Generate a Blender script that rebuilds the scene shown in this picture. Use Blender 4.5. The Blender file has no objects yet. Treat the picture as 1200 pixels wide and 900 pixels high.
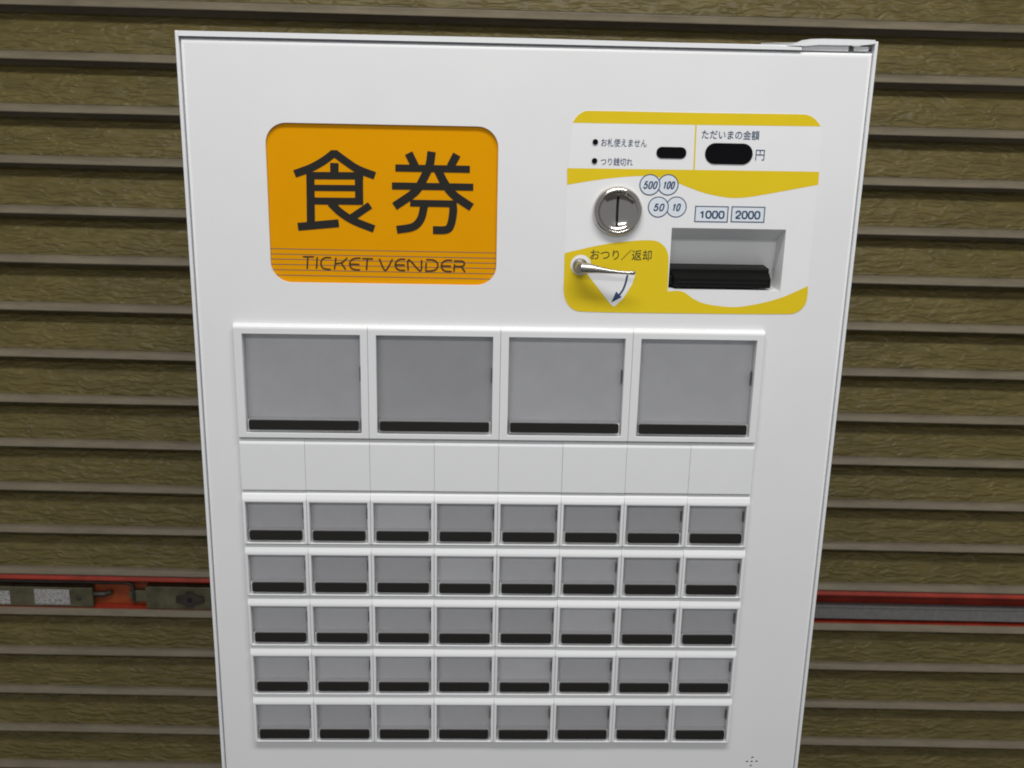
import bpy, bmesh, math, random
from mathutils import Matrix, Vector
random.seed(7)
SC = bpy.context.scene
COL = SC.collection

# ------------------------------------------------------------------ camera
cam_data = bpy.data.cameras.new('camera')
cam = bpy.data.objects.new('camera', cam_data)
COL.objects.link(cam)
cam_data.sensor_width = 36.0
cam_data.lens = 39.0
cam_data.clip_start = 0.02
cam_data.clip_end = 50.0
right = Vector((0.99944043, -0.02616201, 0.02084146))
up = Vector((-0.01232347, 0.29125035, 0.95656749))
back = Vector((-0.03109581, -0.95628907, 0.29076497))
cm = Matrix((right, up, back)).transposed().to_4x4()
cm.translation = Vector((-0.01711, -0.80800, 1.47319))
cam.matrix_world = cm
cam_data.dof.use_dof = True
cam_data.dof.focus_distance = 0.86
cam_data.dof.aperture_fstop = 14.0
SC.camera = cam
SC.cycles.filter_width = 1.9

# ------------------------------------------------------------------ light of the place
world = bpy.data.worlds.new('World')
SC.world = world
world.use_nodes = True
wbg = world.node_tree.nodes['Background']
wbg.inputs['Color'].default_value = (0.95, 0.97, 1.0, 1)
wbg.inputs['Strength'].default_value = 0.26

def lamp(name, loc, sx, sy, power, rot=(0, 0, 0), colour=(1.0, 0.985, 0.965)):
    d = bpy.data.lights.new(name, 'AREA')
    d.shape = 'RECTANGLE'
    d.size, d.size_y, d.energy, d.color = sx, sy, power, colour
    o = bpy.data.objects.new(name, d)
    o.location = loc
    o.rotation_euler = rot
    COL.objects.link(o)
    return o
lamp('ceiling_lamp', (0.10, -0.66, 2.50), 1.25, 0.24, 19.0)
lamp('ceiling_lamp', (-0.10, -2.2, 2.60), 1.25, 0.24, 19.6)

SC.view_settings.view_transform = 'Standard'
SC.view_settings.look = 'None'
SC.view_settings.exposure = 0.12
SC.view_settings.gamma = 1.0
SC.view_settings.use_curve_mapping = False

# ------------------------------------------------------------------ materials
def new_mat(name):
    m = bpy.data.materials.new(name)
    m.use_nodes = True
    nt = m.node_tree
    return m, nt, nt.nodes['Principled BSDF'], nt.links

def mat(name, colour, rough=0.5, metal=0.0, spec=0.5, mottle=0.0, mscale=40.0, bump=0.0, bscale=300.0, rvar=0.0):
    m, nt, b, L = new_mat(name)
    b.inputs['Base Color'].default_value = (*colour, 1)
    b.inputs['Roughness'].default_value = rough
    b.inputs['Metallic'].default_value = metal
    b.inputs['Specular IOR Level'].default_value = spec
    if mottle or bump or rvar:
        tc = nt.nodes.new('ShaderNodeTexCoord')
    if mottle or rvar:
        n = nt.nodes.new('ShaderNodeTexNoise')
        n.inputs['Scale'].default_value = mscale
        n.inputs['Detail'].default_value = 6
        n.inputs['Roughness'].default_value = 0.65
        L.new(tc.outputs['Object'], n.inputs['Vector'])
        if mottle:
            r = nt.nodes.new('ShaderNodeValToRGB')
            r.color_ramp.elements[0].position = 0.3
            r.color_ramp.elements[1].position = 0.7
            r.color_ramp.elements[0].color = (*[c * (1 - mottle) for c in colour], 1)
            r.color_ramp.elements[1].color = (*[min(1, c * (1 + mottle * .5)) for c in colour], 1)
            L.new(n.outputs['Fac'], r.inputs['Fac'])
            L.new(r.outputs['Color'], b.inputs['Base Color'])
        if rvar:
            mr = nt.nodes.new('ShaderNodeMapRange')
            mr.inputs['To Min'].default_value = max(0.02, rough - rvar)
            mr.inputs['To Max'].default_value = rough + rvar
            L.new(n.outputs['Fac'], mr.inputs['Value'])
            L.new(mr.outputs['Result'], b.inputs['Roughness'])
    if bump:
        n2 = nt.nodes.new('ShaderNodeTexNoise')
        n2.inputs['Scale'].default_value = bscale
        n2.inputs['Detail'].default_value = 3
        L.new(tc.outputs['Object'], n2.inputs['Vector'])
        bp = nt.nodes.new('ShaderNodeBump')
        bp.inputs['Strength'].default_value = bump
        bp.inputs['Distance'].default_value = 0.0006
        L.new(n2.outputs['Fac'], bp.inputs['Height'])
        L.new(bp.outputs['Normal'], b.inputs['Normal'])
    return m

M = {}
M['paint'] = mat('white_paint', (0.80, 0.80, 0.805), 0.38, mottle=0.025, mscale=9, bump=0.05, bscale=420, rvar=0.06)
M['frame_paint'] = mat('cabinet_paint', (0.80, 0.81, 0.82), 0.4, mottle=0.04, mscale=12)
M['plastic'] = mat('button_plastic', (0.79, 0.795, 0.80), 0.42, mottle=0.03, mscale=14, bump=0.03, bscale=500)
M['blank'] = mat('blank_plastic', (0.79, 0.795, 0.80), 0.45, mottle=0.025, mscale=14, bump=0.03, bscale=500)
M['insert'] = mat('grey_insert', (0.82, 0.82, 0.835), 0.6, mottle=0.06, mscale=30)
M['shelf'] = mat('grey_shelf_plastic', (0.86, 0.86, 0.87), 0.5, mottle=0.04, mscale=30)
M['bar'] = mat('black_bar', (0.013, 0.012, 0.010), 0.55, spec=0.35)
M['tab'] = mat('dark_tab', (0.11, 0.112, 0.10), 0.6)
M['cavity'] = mat('dark_cavity', (0.10, 0.10, 0.11), 0.7)
M['gap'] = mat('gap_shade_strip', (0.42, 0.43, 0.46), 0.7)  # even grey standing in for the shade in the door gap
M['orange'] = mat('orange_acrylic', (0.76, 0.325, 0.0), 0.16, spec=0.12, mottle=0.03, mscale=12)
M['sign_black'] = mat('sign_black', (0.016, 0.014, 0.010), 0.3)
M['sign_brown'] = mat('sign_brown', (0.06, 0.030, 0.008), 0.3)
M['stripe'] = mat('stripe_mauve', (0.22, 0.13, 0.085), 0.3)
M['film'] = mat('label_film', (0.83, 0.83, 0.835), 0.34, mottle=0.015, mscale=30)
M['yellow'] = mat('label_yellow', (0.77, 0.565, 0.014), 0.36, spec=0.25, mottle=0.04, mscale=22)
M['white_print'] = mat('label_white', (0.83, 0.83, 0.84), 0.36)
M['navy'] = mat('print_navy', (0.028, 0.06, 0.14), 0.45)
M['olive_print'] = mat('print_olive', (0.05, 0.055, 0.02), 0.45)
M['pale_blue'] = mat('print_pale_blue', (0.72, 0.77, 0.82), 0.4)
M['display'] = mat('dark_display', (0.003, 0.003, 0.004), 0.3, spec=0.15)
M['chrome'] = mat('polished_metal', (0.58, 0.55, 0.51), 0.13, metal=1.0, rvar=0.05, mscale=60)
M['steel'] = mat('worn_steel', (0.42, 0.40, 0.37), 0.27, metal=1.0, rvar=0.08, mscale=120)
M['slot'] = mat('slot_black', (0.004, 0.004, 0.006), 0.6)
M['bezel'] = mat('bill_recess', (0.90, 0.90, 0.90), 0.5, mottle=0.04, mscale=30)
M['mouth'] = mat('bill_mouth', (0.005, 0.005, 0.0045), 0.5, spec=0.2, bump=0.1, bscale=300)

def vary(m, amount):
    nt = m.node_tree; L = nt.links; b = nt.nodes['Principled BSDF']
    oi = nt.nodes.new('ShaderNodeObjectInfo')
    mr = nt.nodes.new('ShaderNodeMapRange')
    mr.inputs['To Min'].default_value = 1 - amount; mr.inputs['To Max'].default_value = 1 + amount * 0.3
    mx = nt.nodes.new('ShaderNodeVectorMath'); mx.operation = 'SCALE'
    src = b.inputs['Base Color'].links[0].from_socket
    L.new(oi.outputs['Random'], mr.inputs['Value'])
    L.new(src, mx.inputs[0]); L.new(mr.outputs['Result'], mx.inputs['Scale'])
    L.new(mx.outputs[0], b.inputs['Base Color'])
vary(M['insert'], 0.16)
vary(M['plastic'], 0.05)

def clear_cover():
    m, nt, b, L = new_mat('clear_acrylic')
    nt.nodes.remove(b)
    out = nt.nodes['Material Output']
    t = nt.nodes.new('ShaderNodeBsdfTransparent')
    t.inputs['Color'].default_value = (0.97, 0.97, 0.972, 1)
    g = nt.nodes.new('ShaderNodeBsdfGlossy')
    g.inputs['Roughness'].default_value = 0.12
    fr = nt.nodes.new('ShaderNodeFresnel')
    fr.inputs['IOR'].default_value = 1.49
    mx = nt.nodes.new('ShaderNodeMixShader')
    L.new(fr.outputs[0], mx.inputs[0]); L.new(t.outputs[0], mx.inputs[1]); L.new(g.outputs[0], mx.inputs[2])
    L.new(mx.outputs[0], out.inputs['Surface'])
    return m
M['clear'] = clear_cover()

def shutter_mat(name, colour, emboss, rough=0.45, dirt=0.35):
    m, nt, b, L = new_mat(name)
    N = nt.nodes.new
    tc = N('ShaderNodeTexCoord')
    oi = N('ShaderNodeObjectInfo')
    cb = N('ShaderNodeCombineXYZ')
    ml = N('ShaderNodeMath'); ml.operation = 'MULTIPLY'; ml.inputs[1].default_value = 37.0
    L.new(oi.outputs['Random'], ml.inputs[0])
    L.new(ml.outputs[0], cb.inputs['X']); L.new(ml.outputs[0], cb.inputs['Y'])
    add = N('ShaderNodeVectorMath'); add.operation = 'ADD'
    L.new(tc.outputs['Object'], add.inputs[0]); L.new(cb.outputs[0], add.inputs[1])
    # colour: streaky dirt
    mp = N('ShaderNodeMapping'); mp.inputs['Scale'].default_value = (6, 6, 40)
    L.new(add.outputs[0], mp.inputs['Vector'])
    n = N('ShaderNodeTexNoise'); n.inputs['Scale'].default_value = 3; n.inputs['Detail'].default_value = 7; n.inputs['Roughness'].default_value = 0.7
    L.new(mp.outputs[0], n.inputs['Vector'])
    r = N('ShaderNodeValToRGB')
    r.color_ramp.elements[0].position = 0.3; r.color_ramp.elements[1].position = 0.72
    r.color_ramp.elements[0].color = (*[c * (1 - dirt) for c in colour], 1)
    r.color_ramp.elements[1].color = (*[c * (1 + dirt * .5) for c in colour], 1)
    L.new(n.outputs['Fac'], r.inputs['Fac'])
    L.new(r.outputs['Color'], b.inputs['Base Color'])
    b.inputs['Roughness'].default_value = rough
    b.inputs['Specular IOR Level'].default_value = 0.3
    if emboss:
        mp2 = N('ShaderNodeMapping'); mp2.inputs['Scale'].default_value = (46, 46, 240)
        L.new(add.outputs[0], mp2.inputs['Vector'])
        warp = N('ShaderNodeTexNoise'); warp.inputs['Scale'].default_value = 30; warp.inputs['Detail'].default_value = 1
        L.new(add.outputs[0], warp.inputs['Vector'])
        ws = N('ShaderNodeVectorMath'); ws.operation = 'SCALE'; ws.inputs['Scale'].default_value = 2.6
        L.new(warp.outputs['Color'], ws.inputs[0])
        wa = N('ShaderNodeVectorMath'); wa.operation = 'ADD'
        L.new(mp2.outputs[0], wa.inputs[0]); L.new(ws.outputs[0], wa.inputs[1])
        e = N('ShaderNodeTexNoise'); e.inputs['Scale'].default_value = 1.0; e.inputs['Detail'].default_value = 1.0
        e.inputs['Distortion'].default_value = 0.25
        L.new(wa.outputs[0], e.inputs['Vector'])
        s2 = N('ShaderNodeMapRange'); s2.interpolation_type = 'SMOOTHSTEP'
        s2.inputs['From Min'].default_value = 0.34; s2.inputs['From Max'].default_value = 0.70
        L.new(e.outputs['Fac'], s2.inputs['Value'])
        bp = N('ShaderNodeBump'); bp.inputs['Strength'].default_value = emboss; bp.inputs['Distance'].default_value = 0.0020
        L.new(s2.outputs[0], bp.inputs['Height'])
        L.new(bp.outputs['Normal'], b.inputs['Normal'])
    return m
SH = (0.140, 0.109, 0.034)
M['slat'] = shutter_mat('embossed_brown_steel', SH, 0.68)
M['slat_lip'] = shutter_mat('smooth_steel_painted_sheen', (0.205, 0.172, 0.118), 0.0, 0.36, 0.3)  # same paint as the face, overhead sheen put into a paler, greyer colour
M['red_paint'] = mat('red_paint', (0.33, 0.032, 0.014), 0.45, mottle=0.35, mscale=30)
M['orange_paint'] = mat('orange_red_paint', (0.30, 0.056, 0.010), 0.5, mottle=0.3, mscale=35)
M['lock_plate'] = mat('tarnished_plate', (0.20, 0.18, 0.11), 0.42, metal=0.75, mottle=0.45, mscale=45, rvar=0.15)
M['dark_steel'] = mat('dark_steel', (0.07, 0.065, 0.055), 0.5, metal=0.6, mottle=0.4, mscale=60)
M['grey_bar'] = mat('grey_lock_bar', (0.175, 0.172, 0.165), 0.5, mottle=0.22, mscale=160)
M['floor'] = mat('concrete', (0.10, 0.10, 0.095), 0.85, mottle=0.3, mscale=5)

def worn_label():
    m, nt, b, L = new_mat('worn_paper_label')
    tc = nt.nodes.new('ShaderNodeTexCoord')
    mp = nt.nodes.new('ShaderNodeMapping'); mp.inputs['Scale'].default_value = (420, 420, 700)
    n = nt.nodes.new('ShaderNodeTexNoise'); n.inputs['Scale'].default_value = 1.2; n.inputs['Detail'].default_value = 2
    r = nt.nodes.new('ShaderNodeValToRGB')
    r.color_ramp.elements[0].position = 0.40; r.color_ramp.elements[1].position = 0.56
    r.color_ramp.elements[0].color = (0.20, 0.19, 0.18, 1); r.color_ramp.elements[1].color = (0.46, 0.45, 0.43, 1)
    L.new(tc.outputs['Object'], mp.inputs[0]); L.new(mp.outputs[0], n.inputs['Vector'])
    L.new(n.outputs['Fac'], r.inputs['Fac']); L.new(r.outputs['Color'], b.inputs['Base Color'])
    b.inputs['Roughness'].default_value = 0.6
    return m
M['worn_label'] = worn_label()

# ------------------------------------------------------------------ helpers
WL = {}
def thing(name, label, cat, loc=(0, 0, 0), matrix=None):
    o = bpy.data.objects.new(name, None)
    COL.objects.link(o)
    if matrix is not None:
        o.matrix_world = matrix
        WL[o] = Vector((0, 0, 0))
    else:
        o.location = loc
        WL[o] = Vector(loc)
    o.empty_display_size = 0.1
    o['label'] = label
    o['category'] = cat
    return o

def part(name, me, mats, parent, loc=(0, 0, 0), label=None):
    """one mesh object; loc is in the thing's own frame"""
    o = bpy.data.objects.new(name, me)
    if mats is not None and not me.materials:
        for m in (mats if isinstance(mats, (list, tuple)) else [mats]):
            me.materials.append(M[m])
    COL.objects.link(o)
    o.parent = parent
    WL[o] = Vector(loc)
    o.location = Vector(loc) - WL[parent]
    if label:
        o['label'] = label
    return o

def mesh(name, verts, faces, smooth=False, idx=None):
    me = bpy.data.meshes.new(name)
    me.from_pydata(verts, [], faces)
    if idx:
        for p, i in zip(me.polygons, idx):
            p.material_index = i
    bm = bmesh.new(); bm.from_mesh(me)
    bmesh.ops.recalc_face_normals(bm, faces=bm.faces)
    bm.to_mesh(me); bm.free()
    if smooth:
        for p in me.polygons:
            p.use_smooth = True
    return me

def box(x0, x1, y0, y1, z0, z1, bevel=0.0, seg=2):
    me = bpy.data.meshes.new('box')
    bm = bmesh.new()
    bmesh.ops.create_cube(bm, size=1.0)
    for v in bm.verts:
        v.co = Vector(((x0 + x1) / 2 + v.co.x * (x1 - x0), (y0 + y1) / 2 + v.co.y * (y1 - y0), (z0 + z1) / 2 + v.co.z * (z1 - z0)))
    if bevel:
        bmesh.ops.bevel(bm, geom=bm.edges[:], offset=bevel, segments=seg, affect='EDGES', profile=0.5)
    bm.to_mesh(me); bm.free()
    return me

def join(meshes, idx=None):
    bm = bmesh.new()
    for k, me in enumerate(meshes):
        n0 = len(bm.faces)
        bm.from_mesh(me)
        bm.faces.ensure_lookup_table()
        if idx:
            for f in bm.faces[n0:]:
                f.material_index = idx[k]
    out = bpy.data.meshes.new('joined')
    bm.to_mesh(out); bm.free()
    return out

def curve_mesh(cu, y=0.0):
    o = bpy.data.objects.new('tmp', cu)
    COL.objects.link(o)
    me = bpy.data.meshes.new_from_object(o.evaluated_get(bpy.context.evaluated_depsgraph_get()))
    bpy.data.objects.remove(o)
    bpy.data.curves.remove(cu)
    me.materials.clear()
    me.transform(Matrix(((1, 0, 0, 0), (0, 0, -1, y), (0, 1, 0, 0), (0, 0, 0, 1))))
    return me

def shape(loops, y, thick=0.0):
    """flat shape in the x-z plane facing the viewer's side (-y), loops may contain holes"""
    cu = bpy.data.curves.new('shape', 'CURVE')
    cu.dimensions = '2D'
    cu.fill_mode = 'BOTH' if thick else 'FRONT'
    cu.extrude = thick / 2
    for lp in loops:
        s = cu.splines.new('POLY')
        s.points.add(len(lp) - 1)
        for p, (x, z) in zip(s.points, lp):
            p.co = (x, z, 0, 1)
        s.use_cyclic_u = True
    return curve_mesh(cu, y + thick / 2)

def smooth_loop(pts, corner=35, sub=6):
    """Catmull-Rom through the points, sharp where the outline turns hard"""
    n = len(pts); out = []
    P = [Vector(p) for p in pts]
    def turn(i):
        a = P[i] - P[i - 1]; b = P[(i + 1) % n] - P[i]
        return abs(math.degrees(a.angle(b)))
    sharp = [turn(i) > corner for i in range(n)]
    for i in range(n):
        p1, p2 = P[i], P[(i + 1) % n]
        p0 = p1 if sharp[i] else P[i - 1]
        p3 = p2 if sharp[(i + 1) % n] else P[(i + 2) % n]
        d = (p2 - p1).length
        for k in range(sub):
            t = k / sub
            m1 = (p2 - p0) * 0.5; m2 = (p3 - p1) * 0.5
            if m1.length > d: m1 *= d / m1.length
            if m2.length > d: m2 *= d / m2.length
            q = p1 * (2*t**3 - 3*t*t + 1) + m1 * (t**3 - 2*t*t + t) + p2 * (-2*t**3 + 3*t*t) + m2 * (t**3 - t*t)
            out.append((q.x, q.y))
    return out

def rrect(x0, x1, z0, z1, r, seg=8):
    out = []
    for cx, cz, a0 in ((x1 - r, z1 - r, 0), (x0 + r, z1 - r, 90), (x0 + r, z0 + r, 180), (x1 - r, z0 + r, 270)):
        for k in range(seg + 1):
            a = math.radians(a0 + 90 * k / seg)
            out.append((cx + r * math.cos(a), cz + r * math.sin(a)))
    return out

def circle(cx, cz, r, n=32):
    return [(cx + r * math.cos(2 * math.pi * k / n), cz + r * math.sin(2 * math.pi * k / n)) for k in range(n)]

def stroke(pts, w, sub=5, sharp=False):
    """outline of a brush stroke of even width along a smoothed centre line"""
    P = [Vector(p) for p in pts]
    if len(P) > 2 and not sharp:
        C = []
        for i in range(len(P) - 1):
            p0 = P[i - 1] if i else P[0] * 2 - P[1]
            p3 = P[i + 2] if i + 2 < len(P) else P[-1] * 2 - P[-2]
            for k in range(sub):
                t = k / sub
                C.append(0.5 * ((2 * P[i]) + (P[i + 1] - p0) * t + (2 * p0 - 5 * P[i] + 4 * P[i + 1] - p3) * t * t + (3 * P[i] - p0 - 3 * P[i + 1] + p3) * t ** 3))
        C.append(P[-1])
    else:
        C = P
    l, r = [], []
    for i, c in enumerate(C):
        d = (C[min(i + 1, len(C) - 1)] - C[max(i - 1, 0)]).normalized()
        n = Vector((-d.y, d.x)) * w / 2
        if 0 < i < len(C) - 1:
            a = (C[i] - C[i - 1]).normalized(); b = (C[i + 1] - C[i]).normalized()
            n *= 1 / max(0.35, math.cos(a.angle(b) / 2))
        l.append(c + n); r.append(c - n)
    return l, r

def strokes_mesh(list_, y, sharp=False):
    """each stroke a ribbon a hair in front of the one before, so that crossings stay clean"""
    verts, faces = [], []
    for k, (pts, w) in enumerate(list_):
        l, r = stroke(pts, w, sharp=sharp)
        yy = y - k * 0.000006
        n0 = len(verts)
        for a, b in zip(l, r):
            verts.append((a.x, yy, a.y)); verts.append((b.x, yy, b.y))
        for i in range(len(l) - 1):
            j = n0 + 2 * i
            faces.append((j, j + 1, j + 3, j + 2))
    return mesh('strokes', verts, faces)

def text(body, bx, y, bold=0.0, shear=0.0, sp=1.0):
    """lettering stretched into the box bx = (x0, x1, z0, z1)"""
    cu = bpy.data.curves.new('text', 'FONT')
    cu.body = body
    cu.offset = bold
    cu.shear = shear
    cu.space_character = sp
    cu.resolution_u = 4
    me = curve_mesh(cu, 0)
    xs = [v.co.x for v in me.vertices]; zs = [v.co.z for v in me.vertices]
    x0, x1, z0, z1 = bx
    for v in me.vertices:
        v.co = Vector((x0 + (v.co.x - min(xs)) / (max(xs) - min(xs)) * (x1 - x0), y, z0 + (v.co.z - min(zs)) / (max(zs) - min(zs)) * (z1 - z0)))
    return me

DIGITS = {  # centre lines in a box 1 wide and 1 high
 '0': [[(0.5, 1.0), (0.2, 0.92), (0.08, 0.7), (0.06, 0.5), (0.08, 0.3), (0.2, 0.08), (0.5, 0.0), (0.8, 0.08), (0.92, 0.3), (0.94, 0.5), (0.92, 0.7), (0.8, 0.92), (0.5, 1.0)]],
 '1': [[(0.62, 0.0), (0.62, 1.0)], [(0.60, 0.93), (0.45, 0.80), (0.18, 0.76)]],
 '2': [[(0.08, 0.66), (0.14, 0.86), (0.36, 1.0), (0.66, 0.99), (0.88, 0.82), (0.86, 0.58), (0.60, 0.38), (0.24, 0.20), (0.08, 0.02)], [(0.04, 0.02), (0.94, 0.02)]],
 '5': [[(0.88, 0.98), (0.26, 0.98)], [(0.28, 1.02), (0.14, 0.46)], [(0.12, 0.48), (0.36, 0.63), (0.68, 0.62), (0.90, 0.46), (0.92, 0.24), (0.72, 0.04), (0.40, 0.0), (0.16, 0.08), (0.06, 0.26)]]}
def digits(body, bx, y, w, shear=0.0, gap=0.22):
    x0, x1, z0, z1 = bx
    x0 += w / 2; x1 -= w / 2; z0 += w / 2; z1 -= w / 2
    sh = shear * (z1 - z0)
    n = len(body)
    dw = (x1 - x0 - sh) / (n + gap * (n - 1))
    out = []
    for i, c in enumerate(body):
        ox = x0 + i * dw * (1 + gap)
        for st in DIGITS[c]:
            out.append(([(ox + u * dw + v * sh, z0 + v * (z1 - z0)) for u, v in st], w))
    return strokes_mesh(out, y)

def lathe(profile, n=48):
    """profile of (r, y) turned round the y axis"""
    verts, faces = [], []
    for r, y in profile:
        for k in range(n):
            a = 2 * math.pi * k / n
            verts.append((r * math.cos(a), y, r * math.sin(a)))
    for i in range(len(profile) - 1):
        for k in range(n):
            faces.append((i * n + k, i * n + (k + 1) % n, (i + 1) * n + (k + 1) % n, (i + 1) * n + k))
    faces.append(tuple(range(n)))
    faces.append(tuple((len(profile) - 1) * n + k for k in range(n)))
    return mesh('lathe', verts, faces, smooth=False)

def smooth_by_angle(me, deg=30):
    for p in me.polygons:
        p.use_smooth = True
    bm = bmesh.new(); bm.from_mesh(me)
    for e in bm.edges:
        if len(e.link_faces) == 2:
            e.smooth = e.calc_face_angle(0) < math.radians(deg)
    bm.to_mesh(me); bm.free()
    return me

def rings(loops, cap=False):
    """loft of rectangular loops (x0, x1, z0, z1, y)"""
    verts, faces = [], []
    for (x0, x1, z0, z1, y) in loops:
        verts += [(x0, y, z0), (x1, y, z0), (x1, y, z1), (x0, y, z1)]
    for i in range(len(loops) - 1):
        for k in range(4):
            faces.append((4 * i + k, 4 * i + (k + 1) % 4, 4 * i + 4 + (k + 1) % 4, 4 * i + 4 + k))
    if cap:
        n = 4 * (len(loops) - 1)
        faces.append((n, n + 1, n + 2, n + 3))
    return mesh('rings', verts, faces)

# ------------------------------------------------------------------ the setting
fl = bpy.data.objects.new('floor', mesh('floor', [(-1.6, -1.6, 0), (1.6, -1.6, 0), (1.6, 0.6, 0), (-1.6, 0.6, 0)], [(0, 1, 2, 3)]))
fl.data.materials.append(M['floor'])
COL.objects.link(fl)
fl['kind'] = 'structure'

# ------------------------------------------------------------------ roller shutter
sm = Matrix(((0.99982, 0.01795, 0.00594, 0.0),
             (-0.01802, 0.99978, 0.01051, 0.45),
             (-0.00575, -0.01061, 0.99993, 1.1),
             (0, 0, 0, 1)))
shutter = thing('roller_shutter', 'brown embossed steel roller shutter with red locking channel behind the machine', 'shutter', matrix=sm)
PITCH = 0.05549
ZL = 0.40626                      # lip centre of slat 0 above the shutter's origin
XW = 1.15
# cross-section (depth y, height z) from the hooked underside up to the top; z = 0 is the middle of the lip
def slat_mesh(prof, mats_idx, bend=0.0, nx=24):
    verts, faces, idx = [], [], []
    n = len(prof)
    for i in range(nx + 1):
        x = -XW + 2 * XW * i / nx
        w = bend * math.sin(x * 5.1) + bend * 0.6 * math.sin(x * 11.7 + 1.0)
        for (y, z) in prof:
            verts.append((x, y + w * 0.4, z + w))
    for i in range(nx):
        for k in range(n - 1):
            faces.append((i * n + k, (i + 1) * n + k, (i + 1) * n + k + 1, i * n + k + 1))
            idx.append(mats_idx[k])
    me = mesh('slat', verts, faces, idx=idx)
    return smooth_by_angle(me, 28)
PROF = [(0.014, 0.0060), (-0.0040, -0.0020), (-0.0104, -0.0042), (-0.0118, -0.0040), (-0.0120, -0.0032), (-0.0086, 0.0022), (-0.0074, 0.0029),
        (-0.0052, 0.0032), (-0.0050, 0.0042), (-0.0056, 0.0050), (-0.0008, 0.0240), (0.0022, 0.0315), (0.0072, 0.0390), (0.0122, 0.0450), (0.0160, 0.0540)]
PIDX = [1, 1, 1, 1, 1, 1, 1, 1, 1, 0, 0, 0, 0, 1]
slat_variants = [slat_mesh(PROF, PIDX, b) for b in (0.0, 0.0004, -0.0004)]
for me in slat_variants:
    me.materials.append(M['slat']); me.materials.append(M['slat_lip'])
for k in range(-7, 27):
    if k == 13:
        continue
    z = ZL - k * PITCH
    part('slat', slat_variants[k % 3], None, shutter, (0, 0.0006 * math.sin(k * 2.3), z))
# the locking slat: a red channel whose own lip carries on like the others
zc = ZL - 13 * PITCH
ch = [(0.012, 0.0040), (-0.0030, -0.0035), (-0.0098, -0.0046), (-0.0112, -0.0038), (-0.0070, 0.0026), (-0.0058, 0.0034), (0.0085, 0.0050), (0.0085, 0.0440), (-0.0100, 0.0452), (-0.0146, 0.0458), (-0.0148, 0.0472), (-0.0112, 0.0498), (0.010, 0.0508)]
cm_ = slat_mesh(ch, [0, 0, 0, 0, 0, 1, 1, 1, 1, 1, 1, 1], 0.0)
cm_.materials.append(M['slat_lip']); cm_.materials.append(M['red_paint'])
chan = part('locking_channel', cm_, None, shutter, (0, 0, zc), label='red painted channel slat that holds the lock bars')

# right side: flat grey bar lying in the channel
gb = box(0.16, XW - 0.03, -0.0062, 0.0050, -0.3056, -0.2880, 0.0008)
part('lock_bar', gb, 'grey_bar', chan, (0, 0, 0), label='flat grey steel lock bar')
part('bar_rib', box(0.16, XW - 0.031, -0.0074, -0.0058, -0.2896, -0.2874, 0.0004), 'grey_bar', chan)
# left side: long lock case with two paper labels, catch, and key plate
part('channel_lining', box(-0.495, -0.36, 0.0050, 0.0080, -0.3098, -0.2770), 'orange_paint', chan)
part('lock_case', box(-0.98, -0.4910, -0.0060, 0.0060, -0.3105, -0.2840, 0.0010), 'lock_plate', chan)
part('paper_label', box(-0.5630, -0.5195, -0.0066, -0.0058, -0.3072, -0.2866, 0.0002), 'worn_label', chan)
part('paper_label', box(-0.6480, -0.5935, -0.0066, -0.0058, -0.3078, -0.2900, 0.0002), 'worn_label', chan)
part('screw', lathe([(0.0001, -0.0075), (0.0026, -0.0072), (0.0034, -0.0058)], 14), 'dark_steel', chan, (-0.5085, 0, -0.2985))
rod_pts = [(-0.98, -0.2790), (-0.4500, -0.2775), (-0.4430, -0.2800), (-0.4415, -0.2860), (-0.4410, -0.3040)]
def tube(pts, r, n=10):
    verts, faces = [], []
    for i, p in enumerate(pts):
        p = Vector(p)
        d = (Vector(pts[min(i + 1, len(pts) - 1)]) - Vector(pts[max(i - 1, 0)])).normalized()
        a = d.cross(Vector((0, 1, 0)))
        if a.length < 1e-4: a = Vector((1, 0, 0))
        a.normalize(); b = d.cross(a).normalized()
        rr = r[i] if isinstance(r, (list, tuple)) else r
        for k in range(n):
            t = 2 * math.pi * k / n
            verts.append(tuple(p + a * math.cos(t) * rr + b * math.sin(t) * rr))
    for i in range(len(pts) - 1):
        for k in range(n):
            faces.append((i * n + k, i * n + (k + 1) % n, (i + 1) * n + (k + 1) % n, (i + 1) * n + k))
    faces.append(tuple(range(n))); faces.append(tuple((len(pts) - 1) * n + k for k in range(n)))
    return smooth_by_angle(mesh('tube', verts, faces), 50)
part('rod', tube([(x, -0.0010, z) for x, z in rod_pts], 0.0026), 'dark_steel', chan)
part('latch_bolt', join([tube([(-0.4915, 0.0005, -0.2955), (-0.4770, 0.0005, -0.2950), (-0.4745, 0.0005, -0.2945)], [0.0038, 0.0034, 0.0018]),
                         tube([(-0.4770, 0.0005, -0.2945), (-0.4690, 0.0005, -0.2915)], [0.0034, 0.0026])]), 'dark_steel', chan)
part('catch_plate', join([box(-0.4400, -0.4250, -0.0020, 0.0060, -0.3035, -0.2880, 0.0008), box(-0.4480, -0.4400, -0.0005, 0.0060, -0.3000, -0.2905, 0.0008)]), 'lock_plate', chan)
part('key_plate', box(-0.4250, -0.20, -0.0064, 0.0055, -0.3110, -0.2800, 0.0012), 'lock_plate', chan, label='tarnished metal key plate')
esc = [(0, 0.0105), (0.004, 0.0098), (0.0075, 0.0060), (0.0170, 0.0040), (0.0175, -0.0035), (0.0075, -0.0060), (0.004, -0.0098), (0, -0.0105),
       (-0.004, -0.0098), (-0.0075, -0.0060), (-0.0175, -0.0035), (-0.0170, 0.0040), (-0.0075, 0.0060), (-0.004, 0.0098)]
part('escutcheon', shape([esc], -0.0090, 0.0032), 'dark_steel', chan, (-0.3700, 0, -0.2965))
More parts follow.
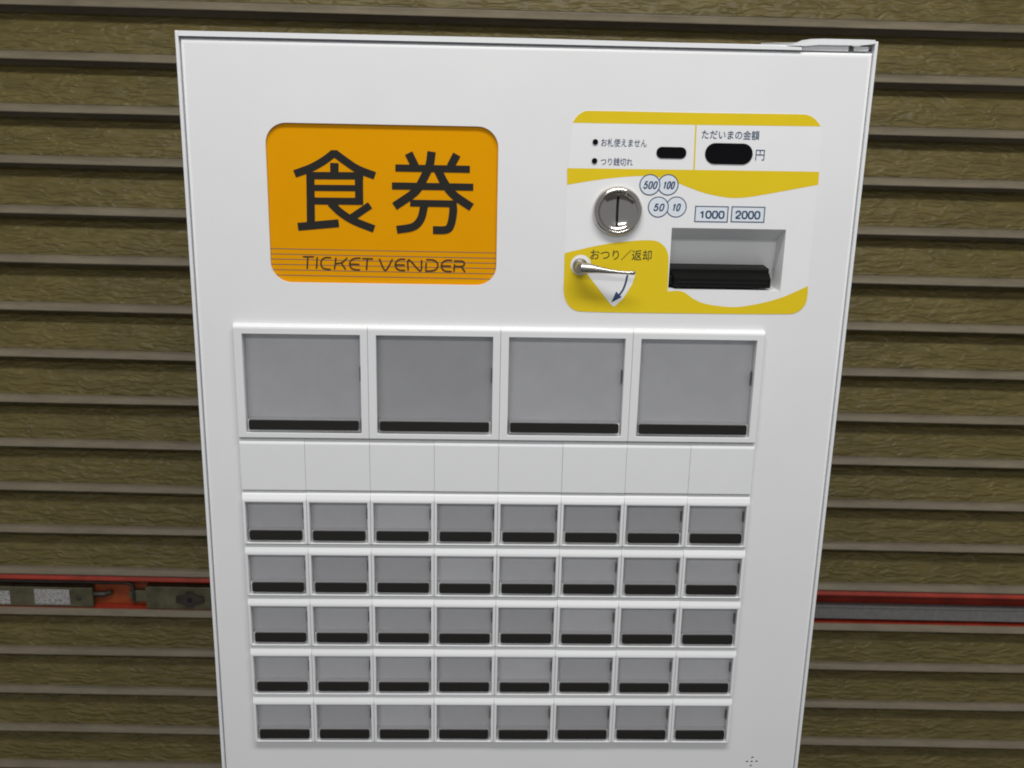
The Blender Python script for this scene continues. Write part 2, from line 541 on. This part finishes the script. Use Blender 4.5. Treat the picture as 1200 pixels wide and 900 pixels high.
part('keyhole', shape([circle(0, 0, 0.0035, 14)], -0.0092), 'slot', chan, (-0.3700, 0, -0.2965))

# ------------------------------------------------------------------ ticket machine
FY = 0.004                                   # front of the door sheet
mach = thing('ticket_vending_machine', 'white meal ticket vending machine with orange sign and rows of empty buttons', 'vending machine', (0.0165, 0.17, 0))

X0, X1, ZT = -0.2296, 0.2625, 1.4793         # cabinet outside
WT = 0.0022
cab = join([
    box(X0, X0 + WT, FY - 0.001, 0.34, 0.0, ZT - 0.0001, 0.0005),                       # left side
    box(X1 - WT, X1, FY - 0.001, 0.34, 0.0, ZT + 0.0028, 0.0005),                       # right side
    box(X0 + WT, X1 - WT, 0.337, 0.340, 0.0, ZT - 0.001),                               # back
    box(X0 + WT, X1 - WT, 0.012, 0.337, ZT - 0.0030, ZT - 0.0008),                      # top sheet
    box(X0 + WT, X1 - WT, 0.010, 0.337, 0.02, 0.022)])                                  # bottom
part('cabinet', cab, 'frame_paint', mach)
# folded lip of the top sheet: stops short of the hinge corner
lip = mesh('lip', [(X0 + WT, FY - 0.001, 1.4757), (0.2085, FY - 0.001, 1.4752), (0.2085, FY - 0.001, 1.4772), (0.19, FY - 0.001, 1.4779), (0.016, FY - 0.001, 1.4792), (X0 + WT, FY - 0.001, 1.4792),
                   (X0 + WT, 0.013, 1.4757), (0.2085, 0.013, 1.4752), (0.2085, 0.013, 1.4772), (0.19, 0.013, 1.4779), (0.016, 0.013, 1.4792), (X0 + WT, 0.013, 1.4792)],
           [(0, 1, 2, 3, 4, 5), (6, 7, 8, 9, 10, 11), (0, 1, 7, 6), (1, 2, 8, 7), (2, 3, 9, 8), (3, 4, 10, 9), (4, 5, 11, 10), (5, 0, 6, 11)])
part('top_lip', lip, 'frame_paint', mach)
hc = shape([[(0.2000, 1.4779), (0.2085, 1.4790), (0.2165, 1.4822), (0.2230, 1.4832), (0.2500, 1.4832), (X1 - WT - 0.0002, 1.4831), (X1 - WT - 0.0002, 1.4806), (0.2545, 1.4797), (0.2480, 1.4792), (0.2200, 1.4790), (0.2105, 1.4781)]], FY - 0.0012, 0.030)
part('hinge_cover', hc, 'frame_paint', mach, label='raised white cover over the top right hinge')
hb = join([box(0.2462, 0.2568, FY + 0.001, 0.020, 1.4752, 1.4785, 0.0008), box(0.2425, 0.2455, FY + 0.003, 0.020, 1.4750, 1.4790, 0.0003), box(0.2095, 0.2424, FY + 0.0012, 0.020, 1.4750, 1.4789, 0.0003)], [0, 1, 2])
hb.materials.append(M['frame_paint']); hb.materials.append(M['tab']); hb.materials.append(M['shelf'])  # wide left box plugs the gap under the cover, toned for its shade
part('hinge_block_and_fill', hb, None, mach)

# door: sheet with cut-outs, rolled edges and a grey strip painting the gap's shade
DX0, DX1, DZ0, DZ1 = -0.2269, 0.2602, 0.035, 1.4741
RO = 0.0032
SIGN = (-0.1705, -0.0042, 1.3027, 1.4183)
BILL = (0.1246, 0.2094, 1.3014, 1.3482)
GRID = (-0.1990, 0.1990, 0.9103, 1.2712)
outer = [(DX0 + RO, DZ0 + RO), (DX1 - RO, DZ0 + RO), (DX1 - RO, DZ1 - RO), (DX0 + RO, DZ1 - RO)]
spk = [(0.2226, 0.8895), (0.2185, 0.8895), (0.2267, 0.8897), (0.2228, 0.8936), (0.2221, 0.8855)]
holes = [rrect(*SIGN, 0.0150, 10), [(BILL[0], BILL[2]), (BILL[1], BILL[2]), (BILL[1], BILL[3]), (BILL[0], BILL[3])],
         [(GRID[0], GRID[2]), (GRID[1], GRID[2]), (GRID[1], GRID[3]), (GRID[0], GRID[3])]] + [circle(x, z, 0.00115, 12) for x, z in spk] + [circle(0.0837, 1.3598, 0.0168, 40)]
sheet = shape([outer] + holes, FY, 0.0016)
loops = []
for k in range(7):
    a = math.radians(15 * k)
    i = RO * (1 - math.sin(a))
    loops.append((DX0 + i, DX1 - i, DZ0 + i, DZ1 - i, FY + RO * (1 - math.cos(a))))
loops.append((DX0, DX1, DZ0, DZ1, FY + 0.016))
edge = rings(loops)
smooth_by_angle(edge, 40)
door = join([sheet, edge])
part('door', door, 'paint', mach)
part('gap_shade_strip', rings([(X0 + WT, X1 - WT, 0.03, 1.4752, FY + 0.0037), (DX0 + 0.001, DX1 - 0.001, 0.04, 1.4715, FY + 0.0037)]), 'gap', mach)  # strip added in the open gap, coloured as its shade
part('speaker_backing', box(0.2150, 0.2300, FY + 0.0022, FY + 0.004, 0.8800, 0.8990), 'slot', mach)

# ---- orange sign
SY = FY + 0.0022
sx0, sx1, sz0, sz1 = SIGN
sign = part('sign_panel', box(sx0 - 0.004, sx1 + 0.004, SY, SY + 0.0025, sz0 - 0.004, sz1 + 0.004), 'orange', mach, label='orange acrylic sign with black characters')
STRIPES = [[(-0.1708, 1.3275), (-0.0041, 1.3269)], [(-0.171, 1.3236), (-0.0041, 1.3229)], [(-0.1711, 1.3198), (-0.004, 1.3191)], [(-0.1713, 1.3159), (-0.0039, 1.3152)], [(-0.1715, 1.3119), (-0.0039, 1.3112)], [(-0.1716, 1.3079), (-0.0038, 1.3072)]]
KANJI = [([(-0.1225, 1.3973), (-0.1295, 1.3921), (-0.1386, 1.3869), (-0.1509, 1.3822)], 0.00553), ([(-0.1216, 1.3973), (-0.1132, 1.3913), (-0.1052, 1.3863), (-0.0931, 1.3819)], 0.00553), ([(-0.1221, 1.3905), (-0.1223, 1.3823)], 0.00602), ([(-0.1425, 1.3812), (-0.1016, 1.3817)], 0.00521), ([(-0.1047, 1.3818), (-0.1048, 1.3609)], 0.00586), ([(-0.1375, 1.3725), (-0.1071, 1.3728)], 0.00439), ([(-0.1402, 1.363), (-0.1019, 1.3633)], 0.00504), ([(-0.1396, 1.3812), (-0.1403, 1.345)], 0.00586), ([(-0.1499, 1.344), (-0.12, 1.3471)], 0.00575), ([(-0.1257, 1.3618), (-0.1183, 1.3548), (-0.1086, 1.3488), (-0.0943, 1.3433)], 0.00554), ([(-0.0969, 1.3606), (-0.1119, 1.3503)], 0.00533), ([(-0.0687, 1.3985), (-0.064, 1.3891)], 0.00586), ([(-0.0522, 1.3998), (-0.0537, 1.3901), (-0.0582, 1.3802), (-0.0644, 1.3707), (-0.0792, 1.3601)], 0.00602), ([(-0.034, 1.3981), (-0.0385, 1.3895)], 0.00586), ([(-0.0783, 1.3878), (-0.0245, 1.3878)], 0.00504), ([(-0.0809, 1.3749), (-0.0219, 1.375)], 0.00504), ([(-0.0479, 1.3873), (-0.0426, 1.3772), (-0.0359, 1.369), (-0.023, 1.3604)], 0.00602), ([(-0.0678, 1.3627), (-0.0338, 1.3627)], 0.00488), ([(-0.0369, 1.3627), (-0.0364, 1.3572), (-0.0381, 1.3474), (-0.0416, 1.3436), (-0.0512, 1.3432)], 0.00575), ([(-0.0576, 1.3608), (-0.06, 1.3514), (-0.0657, 1.3454), (-0.0777, 1.343)], 0.00575)]
VENDER = [[(-0.147, 1.3219), (-0.1388, 1.3219)], [(-0.1434, 1.3218), (-0.1441, 1.3128)], [(-0.1365, 1.3219), (-0.1372, 1.3131)], [(-0.1263, 1.3214), (-0.1301, 1.3215), (-0.1328, 1.3201), (-0.1339, 1.3172), (-0.1329, 1.3141), (-0.1303, 1.3129), (-0.1268, 1.3128)], [(-0.1227, 1.3216), (-0.124, 1.3128)], [(-0.1144, 1.3216), (-0.1182, 1.3181), (-0.1233, 1.317)], [(-0.1189, 1.3176), (-0.1158, 1.3128)], [(-0.1046, 1.3215), (-0.1087, 1.3212), (-0.1116, 1.3198), (-0.1127, 1.3172), (-0.1117, 1.3142), (-0.1092, 1.3129), (-0.1051, 1.3127)], [(-0.1126, 1.317), (-0.1055, 1.3168)], [(-0.1034, 1.3212), (-0.0955, 1.3211)], [(-0.0996, 1.3211), (-0.1004, 1.3127)], [(-0.0908, 1.3214), (-0.0865, 1.3126), (-0.0811, 1.3212)], [(-0.0716, 1.3212), (-0.0754, 1.3211), (-0.0779, 1.3197), (-0.0791, 1.3169), (-0.078, 1.3142), (-0.0755, 1.313), (-0.0717, 1.3129)], [(-0.0789, 1.3169), (-0.0721, 1.3169)], [(-0.0696, 1.3127), (-0.0691, 1.3209), (-0.0606, 1.3126), (-0.0596, 1.3209)], [(-0.0562, 1.3211), (-0.0514, 1.321), (-0.0486, 1.3196), (-0.0475, 1.3171), (-0.0486, 1.3144), (-0.0514, 1.3129), (-0.0567, 1.3126)], [(-0.0562, 1.3187), (-0.0565, 1.3126)], [(-0.0369, 1.3209), (-0.041, 1.3209), (-0.0439, 1.3194), (-0.045, 1.3167), (-0.0438, 1.3139), (-0.0413, 1.3127), (-0.0373, 1.3126)], [(-0.0448, 1.3167), (-0.0378, 1.3166)], [(-0.0357, 1.3205), (-0.0296, 1.3204), (-0.0279, 1.3189), (-0.0293, 1.3167), (-0.035, 1.3165)], [(-0.0302, 1.3166), (-0.0274, 1.3123)], [(-0.0352, 1.3181), (-0.0356, 1.3125)]]
BASE = [(0.0485, 1.4221), (0.0511, 1.4263), (0.0546, 1.4293), (0.059, 1.4307), (0.2148, 1.4312), (0.2199, 1.4299), (0.2239, 1.4273), (0.2277, 1.423), (0.2297, 1.3908), (0.2296, 1.3428), (0.2298, 1.3061), (0.2302, 1.2983), (0.2289, 1.2914), (0.2245, 1.2864), (0.2179, 1.2843), (0.1304, 1.2836), (0.0598, 1.2839), (0.0529, 1.2862), (0.0485, 1.2916), (0.0463, 1.2994), (0.0461, 1.328), (0.0462, 1.3781)]
TOP_BAND = [(0.0485, 1.4221), (0.0511, 1.4263), (0.0546, 1.4293), (0.059, 1.4307), (0.1394, 1.4308), (0.2148, 1.4312), (0.2199, 1.4299), (0.2239, 1.4273), (0.2277, 1.423), (0.14, 1.4224)]
MID_BAND = [(0.0458, 1.3901), (0.1385, 1.3905), (0.2297, 1.3908), (0.2299, 1.3814), (0.1999, 1.3753), (0.1813, 1.3718), (0.1701, 1.3707), (0.1606, 1.3713), (0.1472, 1.3738), (0.1357, 1.3775), (0.1241, 1.3817), (0.1127, 1.3847), (0.1005, 1.3854), (0.0866, 1.3844), (0.0681, 1.382), (0.0462, 1.3781)]
LOW_BAND = [(0.0461, 1.328), (0.0551, 1.3304), (0.0758, 1.3352), (0.0946, 1.3378), (0.1079, 1.3387), (0.1155, 1.3375), (0.1212, 1.3325), (0.1235, 1.3258), (0.1243, 1.3004), (0.1351, 1.3006), (0.1442, 1.295), (0.1531, 1.2914), (0.1688, 1.2893), (0.1804, 1.2895), (0.1976, 1.2929), (0.2127, 1.2978), (0.2298, 1.3061), (0.2302, 1.2983), (0.2289, 1.2914), (0.2245, 1.2864), (0.2179, 1.2843), (0.1304, 1.2836), (0.0598, 1.2839), (0.0529, 1.2862), (0.0485, 1.2916), (0.0463, 1.2994), (0.0462, 1.313)]
SECTOR = [(0.0614, 1.3152), (0.0658, 1.3098), (0.0817, 1.2902), (0.0847, 1.2879), (0.0911, 1.2942), (0.0973, 1.3051), (0.0997, 1.3139)]
ARROW_SHAFT = [(0.0936, 1.3125), (0.0926, 1.3069), (0.0908, 1.3012), (0.088, 1.2968)]
ARROW_HEAD = [(0.0824, 1.2912), (0.0857, 1.2998), (0.09, 1.2955)]
DIVIDER = [(0.1373, 1.4222), (0.138, 1.3905)]
BX = {'pill1': (0.1099, 0.1316, 1.3984, 1.4065), 'pill2': (0.1452, 0.1798, 1.395, 1.4099), 't1': (0.0697, 0.1026, 1.4059, 1.4117), 't2': (0.0699, 0.0931, 1.3925, 1.398), 't3': (0.142, 0.1837, 1.4126, 1.4191), 'yen': (0.1821, 0.1886, 1.3981, 1.4057), '500': (0.1014, 0.1127, 1.3761, 1.382), '100': (0.1153, 0.1254, 1.3763, 1.3822), '50': (0.1097, 0.1187, 1.3602, 1.3659), '10': (0.123, 0.1306, 1.3604, 1.3662), 'r1000': (0.1407, 0.1655, 1.3526, 1.3646), 'r2000': (0.1676, 0.1926, 1.3529, 1.3647), '1000': (0.1436, 0.1631, 1.3552, 1.3614), '2000': (0.1704, 0.1896, 1.3553, 1.3617), 'ret': (0.0653, 0.1108, 1.3234, 1.3314)}
CIRC = [(0.1065, 1.3792), (0.1198, 1.3794), (0.1136, 1.3632), (0.1268, 1.3634)]
CIRC_R = 0.0075
DOTS = [(0.0654, 1.4091), (0.0654, 1.3957)]
part('stripes', strokes_mesh([(s, 0.00058) for s in STRIPES], SY - 0.00008), 'stripe', sign)
part('lettering', strokes_mesh(KANJI + [([(-0.1246, 1.3979), (-0.1195, 1.3979)], 0.0034)], SY - 0.00030), 'sign_black', sign, label='two large black kanji')
part('lettering', strokes_mesh([(s, 0.0011) for s in VENDER], SY - 0.00025), 'sign_brown', sign, label='thin brown words TICKET VENDER')

# ---- control label
LY = FY - 0.0002
bill_hole = [(BILL[0], BILL[2]), (BILL[1], BILL[2]), (BILL[1], BILL[3]), (BILL[0], BILL[3])]
lab = part('control_label', shape([smooth_loop(BASE, 60), bill_hole, circle(0.0837, 1.3598, 0.0168, 40)], LY, 0.00015), 'film', mach, label='white and yellow printed control label')
for nm, pts in (('yellow_band', TOP_BAND), ('yellow_band', MID_BAND), ('yellow_band', LOW_BAND)):
    part(nm, shape([smooth_loop(pts, 38)], LY - 0.00006), 'yellow', lab)
part('divider_line', strokes_mesh([(DIVIDER, 0.0011)], LY - 0.00006), 'yellow', lab)
HUB = (0.0578, 1.3190)
part('white_sector', shape([SECTOR], LY - 0.00012), 'white_print', lab)
part('white_disc', shape([circle(HUB[0] + 0.0006, HUB[1] + 0.0004, 0.0076, 40)], LY - 0.00014), 'white_print', lab)
part('arrow', join([strokes_mesh([(ARROW_SHAFT, 0.0015)], LY - 0.00018), shape([ARROW_HEAD], LY - 0.00019)]), 'navy', lab)
TY = LY - 0.00022
part('lettering', text('お札使えません', BX['t1'], TY, bold=0.003), 'navy', lab)
part('lettering', text('つり銭切れ', BX['t2'], TY, bold=0.003), 'navy', lab)
part('lettering', text('ただいまの金額', BX['t3'], TY, bold=0.006), 'navy', lab)
part('lettering', text('円', BX['yen'], TY), 'navy', lab)
part('lettering', text('おつり／返却', BX['ret'], TY, bold=0.006), 'olive_print', lab)
for k, (cx, cz) in enumerate(CIRC):
    y = LY - 0.00010 - 0.00003 * (3 - k if k in (1, 3) else 3.5 - k)
    part('coin_mark', join([shape([circle(cx, cz, CIRC_R, 40)], y), shape([circle(cx, cz, CIRC_R + 0.0002, 40), circle(cx, cz, CIRC_R - 0.00055, 40)], y - 0.00001)], [0, 1]), ['pale_blue', 'navy'], lab)
for s in ('500', '100', '50', '10'):
    part('lettering', digits(s, BX[s], LY - 0.00030, 0.00095, 0.22, 0.42), 'navy', lab)
for s in ('1000', '2000'):
    x0, x1, z0, z1 = BX['r' + s]
    w = 0.0008
    part('note_mark', join([shape([[(x0, z0), (x1, z0), (x1, z1), (x0, z1)]], LY - 0.00010),
                            shape([[(x0, z0), (x1, z0), (x1, z1), (x0, z1)], [(x0 + w, z0 + w), (x1 - w, z0 + w), (x1 - w, z1 - w), (x0 + w, z1 - w)]], LY - 0.00012)], [0, 1]), ['pale_blue', 'navy'], lab)
    part('lettering', digits(s, BX[s], LY - 0.00018, 0.0012), 'navy', lab)
for k in ('pill1', 'pill2'):
    x0, x1, z0, z1 = BX[k]
    part('display_window', shape([rrect(x0, x1, z0, z1, (z1 - z0) / 2 - 0.0001, 10)], LY - 0.0006, 0.0005), 'display', lab)
for cx, cz in DOTS:
    part('indicator_lamp', shape([circle(0, 0, 0.0020, 20)], -0.0008, 0.0007), 'display', lab, (cx, LY, cz))

# ---- coin slot
def coin_slot():
    R = 0.0181
    prof = [(R, 0.004), (R, -0.0022), (R - 0.0004, -0.0034), (R - 0.0014, -0.0046), (R - 0.0026, -0.0050), (R - 0.0034, -0.0048)]
    r0 = R - 0.0036
    for k in range(13):
        t = 1 - k / 12
        r = r0 * t
        y = -0.0046 + 0.0050 * math.sqrt(max(0, 1 - t * t)) ** 1.2
        prof.append((max(r, 0.00005), y))
    me = lathe(prof, 64)
    cutter = bpy.data.objects.new('cut', box(-0.00095, 0.00095, -0.02, 0.0032, -0.0110, 0.0107))
    ob = bpy.data.objects.new('tmp', me)
    COL.objects.link(cutter); COL.objects.link(ob)
    md = ob.modifiers.new('b', 'BOOLEAN'); md.operation = 'DIFFERENCE'; md.object = cutter; md.solver = 'EXACT'
    out = bpy.data.meshes.new_from_object(ob.evaluated_get(bpy.context.evaluated_depsgraph_get()))
    bpy.data.objects.remove(ob); bpy.data.objects.remove(cutter)
    return smooth_by_angle(out, 35)
cs = part('coin_slot', coin_slot(), 'chrome', mach, (0.0837, FY, 1.3598), label='round polished metal coin slot')
part('slot_opening', box(-0.0009, 0.0009, 0.0018, 0.0030, -0.0109, 0.0106), 'slot', cs, (0.0837, FY, 1.3598))

# ---- return lever
lv = part('return_lever', smooth_by_angle(lathe([(0.0056, 0.002), (0.0056, -0.0026), (0.0050, -0.0034), (0.0043, -0.0036), (0.0040, -0.0100), (0.0036, -0.0118), (0.0001, -0.0122)], 32), 35), 'steel', mach, (HUB[0], FY, HUB[1]), label='small chromed change return lever')
arm = tube([(0.0585, -0.0065, 1.3192), (0.0640, -0.0080, 1.3192), (0.0700, -0.0088, 1.3186), (0.0780, -0.0096, 1.3176), (0.0860, -0.0100, 1.3170), (0.0925, -0.0102, 1.3168), (0.0958, -0.0102, 1.3168), (0.0974, -0.0102, 1.3168)],
           [0.0040, 0.0036, 0.0027, 0.0018, 0.00125, 0.00125, 0.0017, 0.0009], 16)
part('lever_arm', arm, 'steel', lv)

# ---- bill slot
bx0, bx1, bz0, bz1 = BILL
v = [(bx0, FY + 0.0002, bz0), (bx1, FY + 0.0002, bz0), (bx1, FY + 0.0002, bz1), (bx0, FY + 0.0002, bz1),
     (bx0 + 0.0005, 0.032, bz0 - 0.001), (bx1 - 0.0004, 0.032, bz0 - 0.001), (bx1 - 0.0004, 0.027, 1.3366), (bx0 + 0.0005, 0.027, 1.3362)]
rec = mesh('recess', v, [(0, 1, 5, 4), (1, 2, 6, 5), (2, 3, 7, 6), (3, 0, 4, 7), (4, 5, 6, 7)])
bs = part('bill_slot', rec, 'bezel', mach, label='recessed banknote slot with black mouth')
part('mouth_block', join([box(bx0 + 0.0008, 0.2026, 0.0146, 0.0315, 1.3058, 1.3168, 0.0012), box(bx0 + 0.0008, 0.2026, 0.0125, 0.0315, 1.3035, 1.3108, 0.0008)]), 'mouth', bs)
lp_ = mesh('lip', [(0.1300, 0.0075, 1.3032), (0.2024, 0.0075, 1.3032), (0.2024, 0.0075, 1.3098), (0.1300, 0.0075, 1.3098),
                   (0.1280, 0.0150, 1.3030), (0.2028, 0.0150, 1.3030), (0.2028, 0.0150, 1.3130), (0.1280, 0.0150, 1.3130)],
           [(0, 1, 2, 3), (0, 1, 5, 4), (1, 2, 6, 5), (2, 3, 7, 6), (3, 0, 4, 7)])
part('mouth_lip', lp_, 'mouth', bs)
part('note_gap', box(0.1320, 0.2000, 0.0068, 0.0077, 1.3066, 1.3072), 'slot', bs)

# ---- buttons: 4 large, 8 blank plates, 5 rows of 8 small ones
G = 0.00006
def large_button():
    w = 0.05 - G
    z0, z1 = -0.0450 + G, 0.0450 - G
    hx0, hx1, hz0, hz1 = -0.0437, 0.0443, -0.0406, 0.0380
    fr = rings([(-w, w, z0, z1, 0.010), (-w, w, z0, z1, 0.0022), (-w, w, z0 + .0003, z1 - .0008, 0.0010), (-w + .00005, w - .00005, z0 + .0006, z1 - .0018, 0.0003), (-w + .0002, w - .0002, z0 + .0010, z1 - .0030, 0.0),
                (hx0 - .0001, hx1 + .0001, hz0 - .00005, hz1 + .0001, 0.0), (hx0, hx1, hz0, hz1, 0.0003), (hx0 + .0006, hx1 - .0006, hz0 + .0006, hz1 - .0004, 0.0135)])
    return fr, (hx0, hx1, hz0, hz1)
def small_button():
    w = 0.025 - G
    z0, z1 = -0.0084 + G, 0.0370 - G
    hx0, hx1, hz0, hz1 = -0.0228, 0.0226, -0.0066, 0.0284
    fr = rings([(-w, w, z0, z1, 0.010), (-w, w, z0, z1, 0.0038), (-w, w, z0 + .0001, z1 - .0006, 0.0032), (-w, w, z0 + .0006, z1 - .0028, 0.0016), (-w + .00005, w - .00005, z0 + .0012, z1 - .0058, 0.0003), (-w + .0003, w - .0003, z0 + .0015, z1 - .0074, -0.0001),
                (hx0 - .0001, hx1 + .0001, hz0 - .00005, hz1 + .0001, 0.0), (hx0, hx1, hz0, hz1, 0.0003), (hx0 + .0005, hx1 - .0005, hz0 + .0004, hz1 - .0003, 0.0105)])
    return fr, (hx0, hx1, hz0, hz1)
def cover_mesh(h, d):
    x0, x1, z0, z1 = h[0] + .0009, h[1] - .0009, h[2] + .0007, h[3] - .0006
    return rings([(x0, x1, z0, z1, d + 0.0014), (x0 + .0006, x1 - .0006, z0 + .0006, z1 - .0006, d)], cap=True)
def bar_mesh(x0, x1, z0, z1, y0, y1, r):
    me = shape([rrect(x0, x1, z0, z1, r, 4)], y0, y1 - y0)
    return me
def tabs_mesh(h, y, zc_, hh):
    return box(h[1] - 0.0012, h[1] - 0.0007, y + 0.001, y + 0.004, zc_ - hh, zc_ + hh)
def plate_mesh(h, yb, yt):
    x0, x1, z0, z1 = h[0] - .001, h[1] + .001, h[2] - .001, h[3] + .001
    v = [(x0, yb, z0), (x1, yb, z0), (x1, yt, z1), (x0, yt, z1), (x0, yb + .0012, z0), (x1, yb + .0012, z0), (x1, yt + .0012, z1), (x0, yt + .0012, z1)]
    return mesh('plate', v, [(0, 1, 2, 3), (4, 5, 6, 7), (0, 1, 5, 4), (1, 2, 6, 5), (2, 3, 7, 6), (3, 0, 4, 7)])
lf, lh = large_button()
sf, sh_ = small_button()
kit = {
 'L': dict(frame=lf, plate=plate_mesh(lh, 0.0096, 0.0104), shelf=box(lh[0] + .0009, lh[1] - .0009, 0.0026, 0.0098, lh[2] + .0006, -0.0303, 0.0003, 1), bar=bar_mesh(lh[0] + .0021, lh[1] - .0021, -0.0379, -0.0305, 0.0004, 0.0022, 0.0012), cover=cover_mesh(lh, 0.0020), tab=tabs_mesh(lh, 0.004, 0.0060, 0.0055)),
 'S': dict(frame=sf, plate=plate_mesh(sh_, 0.0080, 0.0086), shelf=box(sh_[0] + .0008, sh_[1] - .0008, 0.0026, 0.0082, sh_[2] + .0005, 0.0038, 0.0003, 1), bar=bar_mesh(-0.0206, 0.0206, -0.0042, 0.0036, 0.0004, 0.0022, 0.0013), cover=cover_mesh(sh_, 0.0020), tab=tabs_mesh(sh_, 0.0030, 0.0170, 0.0042)),
}
for d in kit.values():
    for k, m in (('frame', 'plastic'), ('plate', 'insert'), ('shelf', 'shelf'), ('bar', 'bar'), ('cover', 'clear'), ('tab', 'tab')):
        d[k].materials.append(M[m])
def place_button(kind, name, x, z):
    d = kit[kind]
    j = lambda a: random.uniform(-a, a)
    loc = (x, j(0.00012), z)
    b = part(name, d['frame'], None, mach, loc)
    b.rotation_euler = (j(0.0015), 0, j(0.0015))
    part('insert_plate', d['plate'], None, b, loc)
    part('shelf', d['shelf'], None, b, loc)
    part('indicator_bar', d['bar'], None, b, (x + j(0.00015), loc[1], z + j(0.00012)))
    part('hinge_tab', d['tab'], None, b, (x, loc[1], z))
    c = part('clear_cover', d['cover'], None, b, loc)
    c.rotation_euler = (j(0.02), 0, j(0.02))
for i in range(4):
    place_button('L', 'large_button', (i - 1.5) * 0.1, 1.2263)
bw = 0.025 - G
blank = rings([(-bw, bw, 0.1377, 0.1803, 0.010), (-bw, bw, 0.1377, 0.1803, 0.0044), (-bw, bw, 0.1378, 0.1797, 0.0034), (-bw, bw, 0.1380, 0.1783, 0.0018), (-bw + .00005, bw - .00005, 0.1383, 0.1768, 0.0012), (-bw + .0002, bw - .0002, 0.1388, 0.1762, 0.0011)], cap=True)
blank.materials.append(M['blank'])
for i in range(8):
    b = part('blank_plate', blank, None, mach, ((i - 3.5) * 0.05, random.uniform(-.00015, .00015), 1.0))
    b.rotation_euler = (random.uniform(-.002, .002), 0, 0)
for r in range(5):
    for i in range(8):
        place_button('S', 'button', (i - 3.5) * 0.05, 1.1 - 0.0454 * r)
part('grid_backing', box(GRID[0] - 0.004, GRID[1] + 0.004, 0.0165, 0.018, GRID[2] - 0.004, GRID[3] + 0.004), 'cavity', mach)
